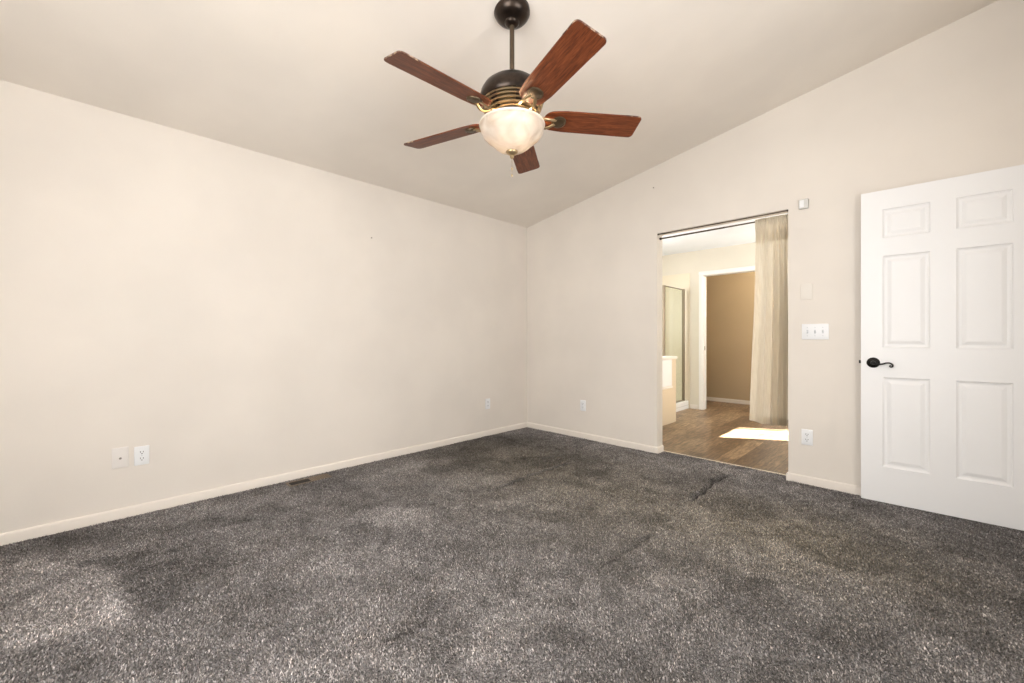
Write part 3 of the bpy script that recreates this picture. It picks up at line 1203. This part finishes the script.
# ------------------------------------------------------------------ ceiling fan
FX, FY = CX + FWD[0] * 2.107, CY + FWD[1] * 2.107
FC = ch(FX)
fan = thing('ceiling_fan', 'five blade ceiling fan with cherry blades, bronze motor and lit glass bowl', 'ceiling fan', (FX, FY, 0))
bm = new()
lathe(bm, [(0.090, FC + 0.014), (0.092, FC + 0.0), (0.092, FC - 0.012), (0.088, FC - 0.018), (0.086, FC - 0.024), (0.072, FC - 0.040), (0.052, FC - 0.050), (0.036, FC - 0.053)], 56)
canopy = obj('canopy', bm, M['bronze'], fan, True)
bm = new()
lathe(bm, [(0.038, FC - 0.050), (0.037, FC - 0.060), (0.030, FC - 0.069), (0.019, FC - 0.073), (0.0125, FC - 0.074)], 40)
obj('hanger_ball', bm, M['bronze'], canopy, True)
bm = new()
lathe(bm, [(0.0125, FC - 0.07), (0.0125, 2.398)], 20)
obj('downrod', bm, M['rod_bronze'], fan, True)

# motor housing: dark dome, vented lower cone, switch cup
bm = new()
lathe(bm, [(0.020, 2.424), (0.024, 2.412), (0.034, 2.404), (0.080, 2.395), (0.118, 2.380), (0.144, 2.358), (0.159, 2.332), (0.165, 2.305),
           (0.165, 2.292), (0.161, 2.284), (0.159, 2.278), (0.150, 2.274)], 64)
motor = obj('motor_housing', bm, M['bronze'], fan, True)
bm = new()
lathe(bm, [(0.138, 2.279), (0.132, 2.249), (0.095, 2.209)], 48)
obj('motor_core', bm, M['vent_dark'], motor, True)
vent_prof = [(0.158, 2.2705), (0.153, 2.2560), (0.144, 2.2415), (0.131, 2.2280), (0.114, 2.2165)]
for rr, zc in vent_prof:                  # stacked vent rings
    bm = new()
    lathe(bm, [(rr - 0.030, zc + 0.0040), (rr - 0.003, zc + 0.0046), (rr, zc), (rr - 0.004, zc - 0.0046), (rr - 0.030, zc - 0.0040), (rr - 0.030, zc + 0.0040)], 56, cap=False)
    obj('vent_ring', bm, M['brass'], motor, True)
for k in range(7):
    a = 2 * PI * k / 7 + 0.35
    bm = new()
    A_, B_ = [], []
    for (rr, zc) in [(0.160, 2.278)] + vent_prof + [(0.104, 2.212)]:
        for L_, da in ((A_, -0.11), (B_, 0.11)):
            L_.append([bm.verts.new(((rr - q) * math.cos(a + da), (rr - q) * math.sin(a + da), zc)) for q in (0.002, 0.012)])
    for i in range(len(A_) - 1):
        for q in ((A_[i][0], B_[i][0], B_[i + 1][0], A_[i + 1][0]), (A_[i][1], A_[i + 1][1], B_[i + 1][1], B_[i][1]),
                  (A_[i][0], A_[i + 1][0], A_[i + 1][1], A_[i][1]), (B_[i][0], B_[i][1], B_[i + 1][1], B_[i + 1][0])):
            bm.faces.new(q)
    bm.faces.new((A_[0][0], A_[0][1], B_[0][1], B_[0][0]))
    bm.faces.new((A_[-1][0], B_[-1][0], B_[-1][1], A_[-1][1]))
    obj('vent_rib', bm, M['bronze'], motor, True)
bm = new()
lathe(bm, [(0.100, 2.214), (0.106, 2.208), (0.102, 2.198), (0.080, 2.192)], 48)
obj('flywheel', bm, M['bronze'], fan, True)
bm = new()
lathe(bm, [(0.070, 2.195), (0.072, 2.190), (0.060, 2.176), (0.052, 2.168), (0.020, 2.166)], 40)
obj('switch_cup', bm, M['bronze'], fan, True)
bm = new()
lathe(bm, [(0.007, 2.168), (0.007, 2.035)], 12)
obj('centre_stem', bm, M['brass'], fan, True)

# blades
R0, R1, HW = 0.165, 0.672, 0.0745
PITCH = math.radians(-13.5)
BZ = 2.208


def blade_outline():
    pts = []
    def arc(cx_, cy_, r, a0, a1, n_):
        for k in range(n_ + 1):
            a = math.radians(a0 + (a1 - a0) * k / n_)
            pts.append((cx_ + r * math.cos(a), cy_ + r * math.sin(a)))
    arc(R1 - 0.022, -HW + 0.022, 0.022, -90, 0, 6)
    arc(R1 - 0.022, HW - 0.022, 0.022, 0, 90, 6)
    pts.append((R0 + 0.11, HW - 0.004))
    arc(R0 + 0.055, HW - 0.066, 0.056, 95, 180, 7)
    arc(R0 + 0.055, -HW + 0.066, 0.056, 180, 265, 7)
    pts.append((R0 + 0.11, -HW + 0.004))
    return pts


def blade_mesh():
    bm = new()
    pts = blade_outline()
    prism(bm, pts, 2, -0.003, 0.003)
    return bm


def edge_mesh():
    bm = new()
    # worn banding around the outer end of the blade
    pts = [(R1 - 0.09, -HW)] + [p for p in blade_outline() if p[0] > R1 - 0.03] + [(R1 - 0.09, HW)]
    ring = []
    for i, (x, y) in enumerate(pts):
        s = 0.0007
        nx_ = x - (R1 - 0.09)
        l_ = math.hypot(nx_, y) or 1
        ox, oy = nx_ / l_ * s, y / l_ * s
        ring.append([bm.verts.new((x + ox, y + oy, 0.0025)), bm.verts.new((x + ox, y + oy, -0.0025)),
                     bm.verts.new((x - ox * 2, y - oy * 2, -0.0036)), bm.verts.new((x - ox * 2, y - oy * 2, 0.0036))])
    for A, B in zip(ring, ring[1:]):
        for k in range(4):
            bm.faces.new([A[k], A[(k + 1) % 4], B[(k + 1) % 4], B[k]])
    bm.faces.new(ring[0][::-1])
    bm.faces.new(ring[-1])
    return bm


def iron_mesh():
    """blade iron under the blade: two curved arms from the flywheel to a round medallion"""
    bm = new()
    for s in (-1, 1):
        pts = []
        for k in range(9):
            q = k / 8
            x = 0.100 + q * (R0 + 0.062 - 0.100)
            y = s * (0.012 + 0.020 * math.sin(PI * q))
            z = 0.026 * (1 - q) ** 1.5 - 0.022 * math.sin(PI * min(1, q * 1.05)) - 0.008
            pts.append((x, y, z))
        tube(bm, pts, 0.0085, 8, 0.6)
    return bm


def medallion_mesh():
    bm = new()
    lathe(bm, [(0.004, -0.0125), (0.020, -0.0120), (0.027, -0.0105), (0.030, -0.0125), (0.037, -0.0090), (0.038, -0.003)], 32, (R0 + 0.080, 0, 0))
    return bm


me_b = me_e = None
first = {}
for k in range(5):
    phi = 0.141 + k * 2 * PI / 5          # measured in the camera's ground axes
    wdir = (RGT[0] * math.cos(phi) + FWD[0] * math.sin(phi), RGT[1] * math.cos(phi) + FWD[1] * math.sin(phi))
    ang = math.atan2(wdir[1], wdir[0])
    mtx = Matrix.Rotation(ang, 4, 'Z') @ Matrix.Rotation(PITCH, 4, 'X')
    if k == 0:
        bl = obj('fan_blade', blade_mesh(), M['blade'], fan)
        ed = obj('worn_edge', edge_mesh(), M['blade_edge'], bl)
        ir = obj('blade_iron', iron_mesh(), M['brass'], fan, True)
        md = obj('medallion', medallion_mesh(), M['medallion'], ir, True)
        first = dict(bl=bl, ed=ed, ir=ir, md=md)
    else:
        bl, ed, ir, md = (first[q].copy() for q in ('bl', 'ed', 'ir', 'md'))
        for o in (bl, ed, ir, md):
            COL.objects.link(o)
        bl.parent = fan
        ed.parent = bl
        ir.parent = fan
        md.parent = ir
    bl.matrix_local = Matrix.Translation((0, 0, BZ)) @ mtx
    ir.matrix_local = Matrix.Translation((0, 0, BZ)) @ mtx

# glass bowl, open at the top
outer = [(0.162, 2.172), (0.166, 2.168), (0.166, 2.161), (0.161, 2.155), (0.161, 2.146), (0.157, 2.130), (0.148, 2.114), (0.134, 2.100), (0.118, 2.088),
         (0.104, 2.076), (0.090, 2.062), (0.072, 2.049), (0.048, 2.039), (0.020, 2.034)]
inner_ = [(max(r - 0.004, 0.012), h + 0.003) for r, h in outer[::-1]]
bm = new()
lathe(bm, outer + inner_[:-1] + [(0.158, 2.169)], 72, cap=False)
bmesh.ops.remove_doubles(bm, verts=bm.verts[:], dist=1e-5)
bowl = obj('glass_bowl', bm, M['bowl'], fan, True)
bm = new()
lathe(bm, [(0.1625, 2.1735), (0.1665, 2.1715), (0.1685, 2.167), (0.1670, 2.1625), (0.1625, 2.1605)], 72, cap=False)
rim_ = obj('bowl_rim', bm, M['bowl_lip'], bowl, True)
bm = new()
lathe(bm, [(0.030, 2.040), (0.031, 2.033), (0.028, 2.026), (0.018, 2.020), (0.010, 2.014), (0.011, 2.008), (0.007, 2.001), (0.004, 1.998)], 32)
obj('finial', bm, M['brass'], fan, True)
for k, (dx, dy, zl) in enumerate(((0.004, -0.004, 1.955), (-0.003, 0.003, 1.925))):
    bm = new()
    zz = 2.004
    while zz > zl:
        bmesh.ops.create_icosphere(bm, subdivisions=1, radius=0.0020, matrix=Matrix.Translation((dx, dy, zz)))
        zz -= 0.0042
    chn = obj('pull_chain', bm, M['brass'], fan, True)
    bm = new()
    lathe(bm, [(0.0015, zl), (0.0042, zl - 0.006), (0.0042, zl - 0.014), (0.0015, zl - 0.019)], 12, (dx, dy, 0))
    obj('chain_fob', bm, M['brass'], chn, True)
# bulbs and their light
for k in range(3):
    a = 2 * PI * k / 3 + 0.35
    bx, by = 0.060 * math.cos(a), 0.060 * math.sin(a)
    bm = new()
    lathe(bm, [(0.008, 2.150), (0.014, 2.140), (0.022, 2.124), (0.024, 2.110), (0.018, 2.096), (0.006, 2.089)], 20, (bx, by, 0))
    obj('bulb', bm, M['bulb'], fan, True)
    d = bpy.data.lights.new('bulb_light', 'POINT')
    d.energy = 1.7
    d.color = (1.0, 0.77, 0.50)
    d.shadow_soft_size = 0.02
    o = bpy.data.objects.new('bulb_light', d)
    COL.objects.link(o)
    o.parent = fan
    o.location = (bx * 0.4, by * 0.4, 2.118 + 0.006 * k)
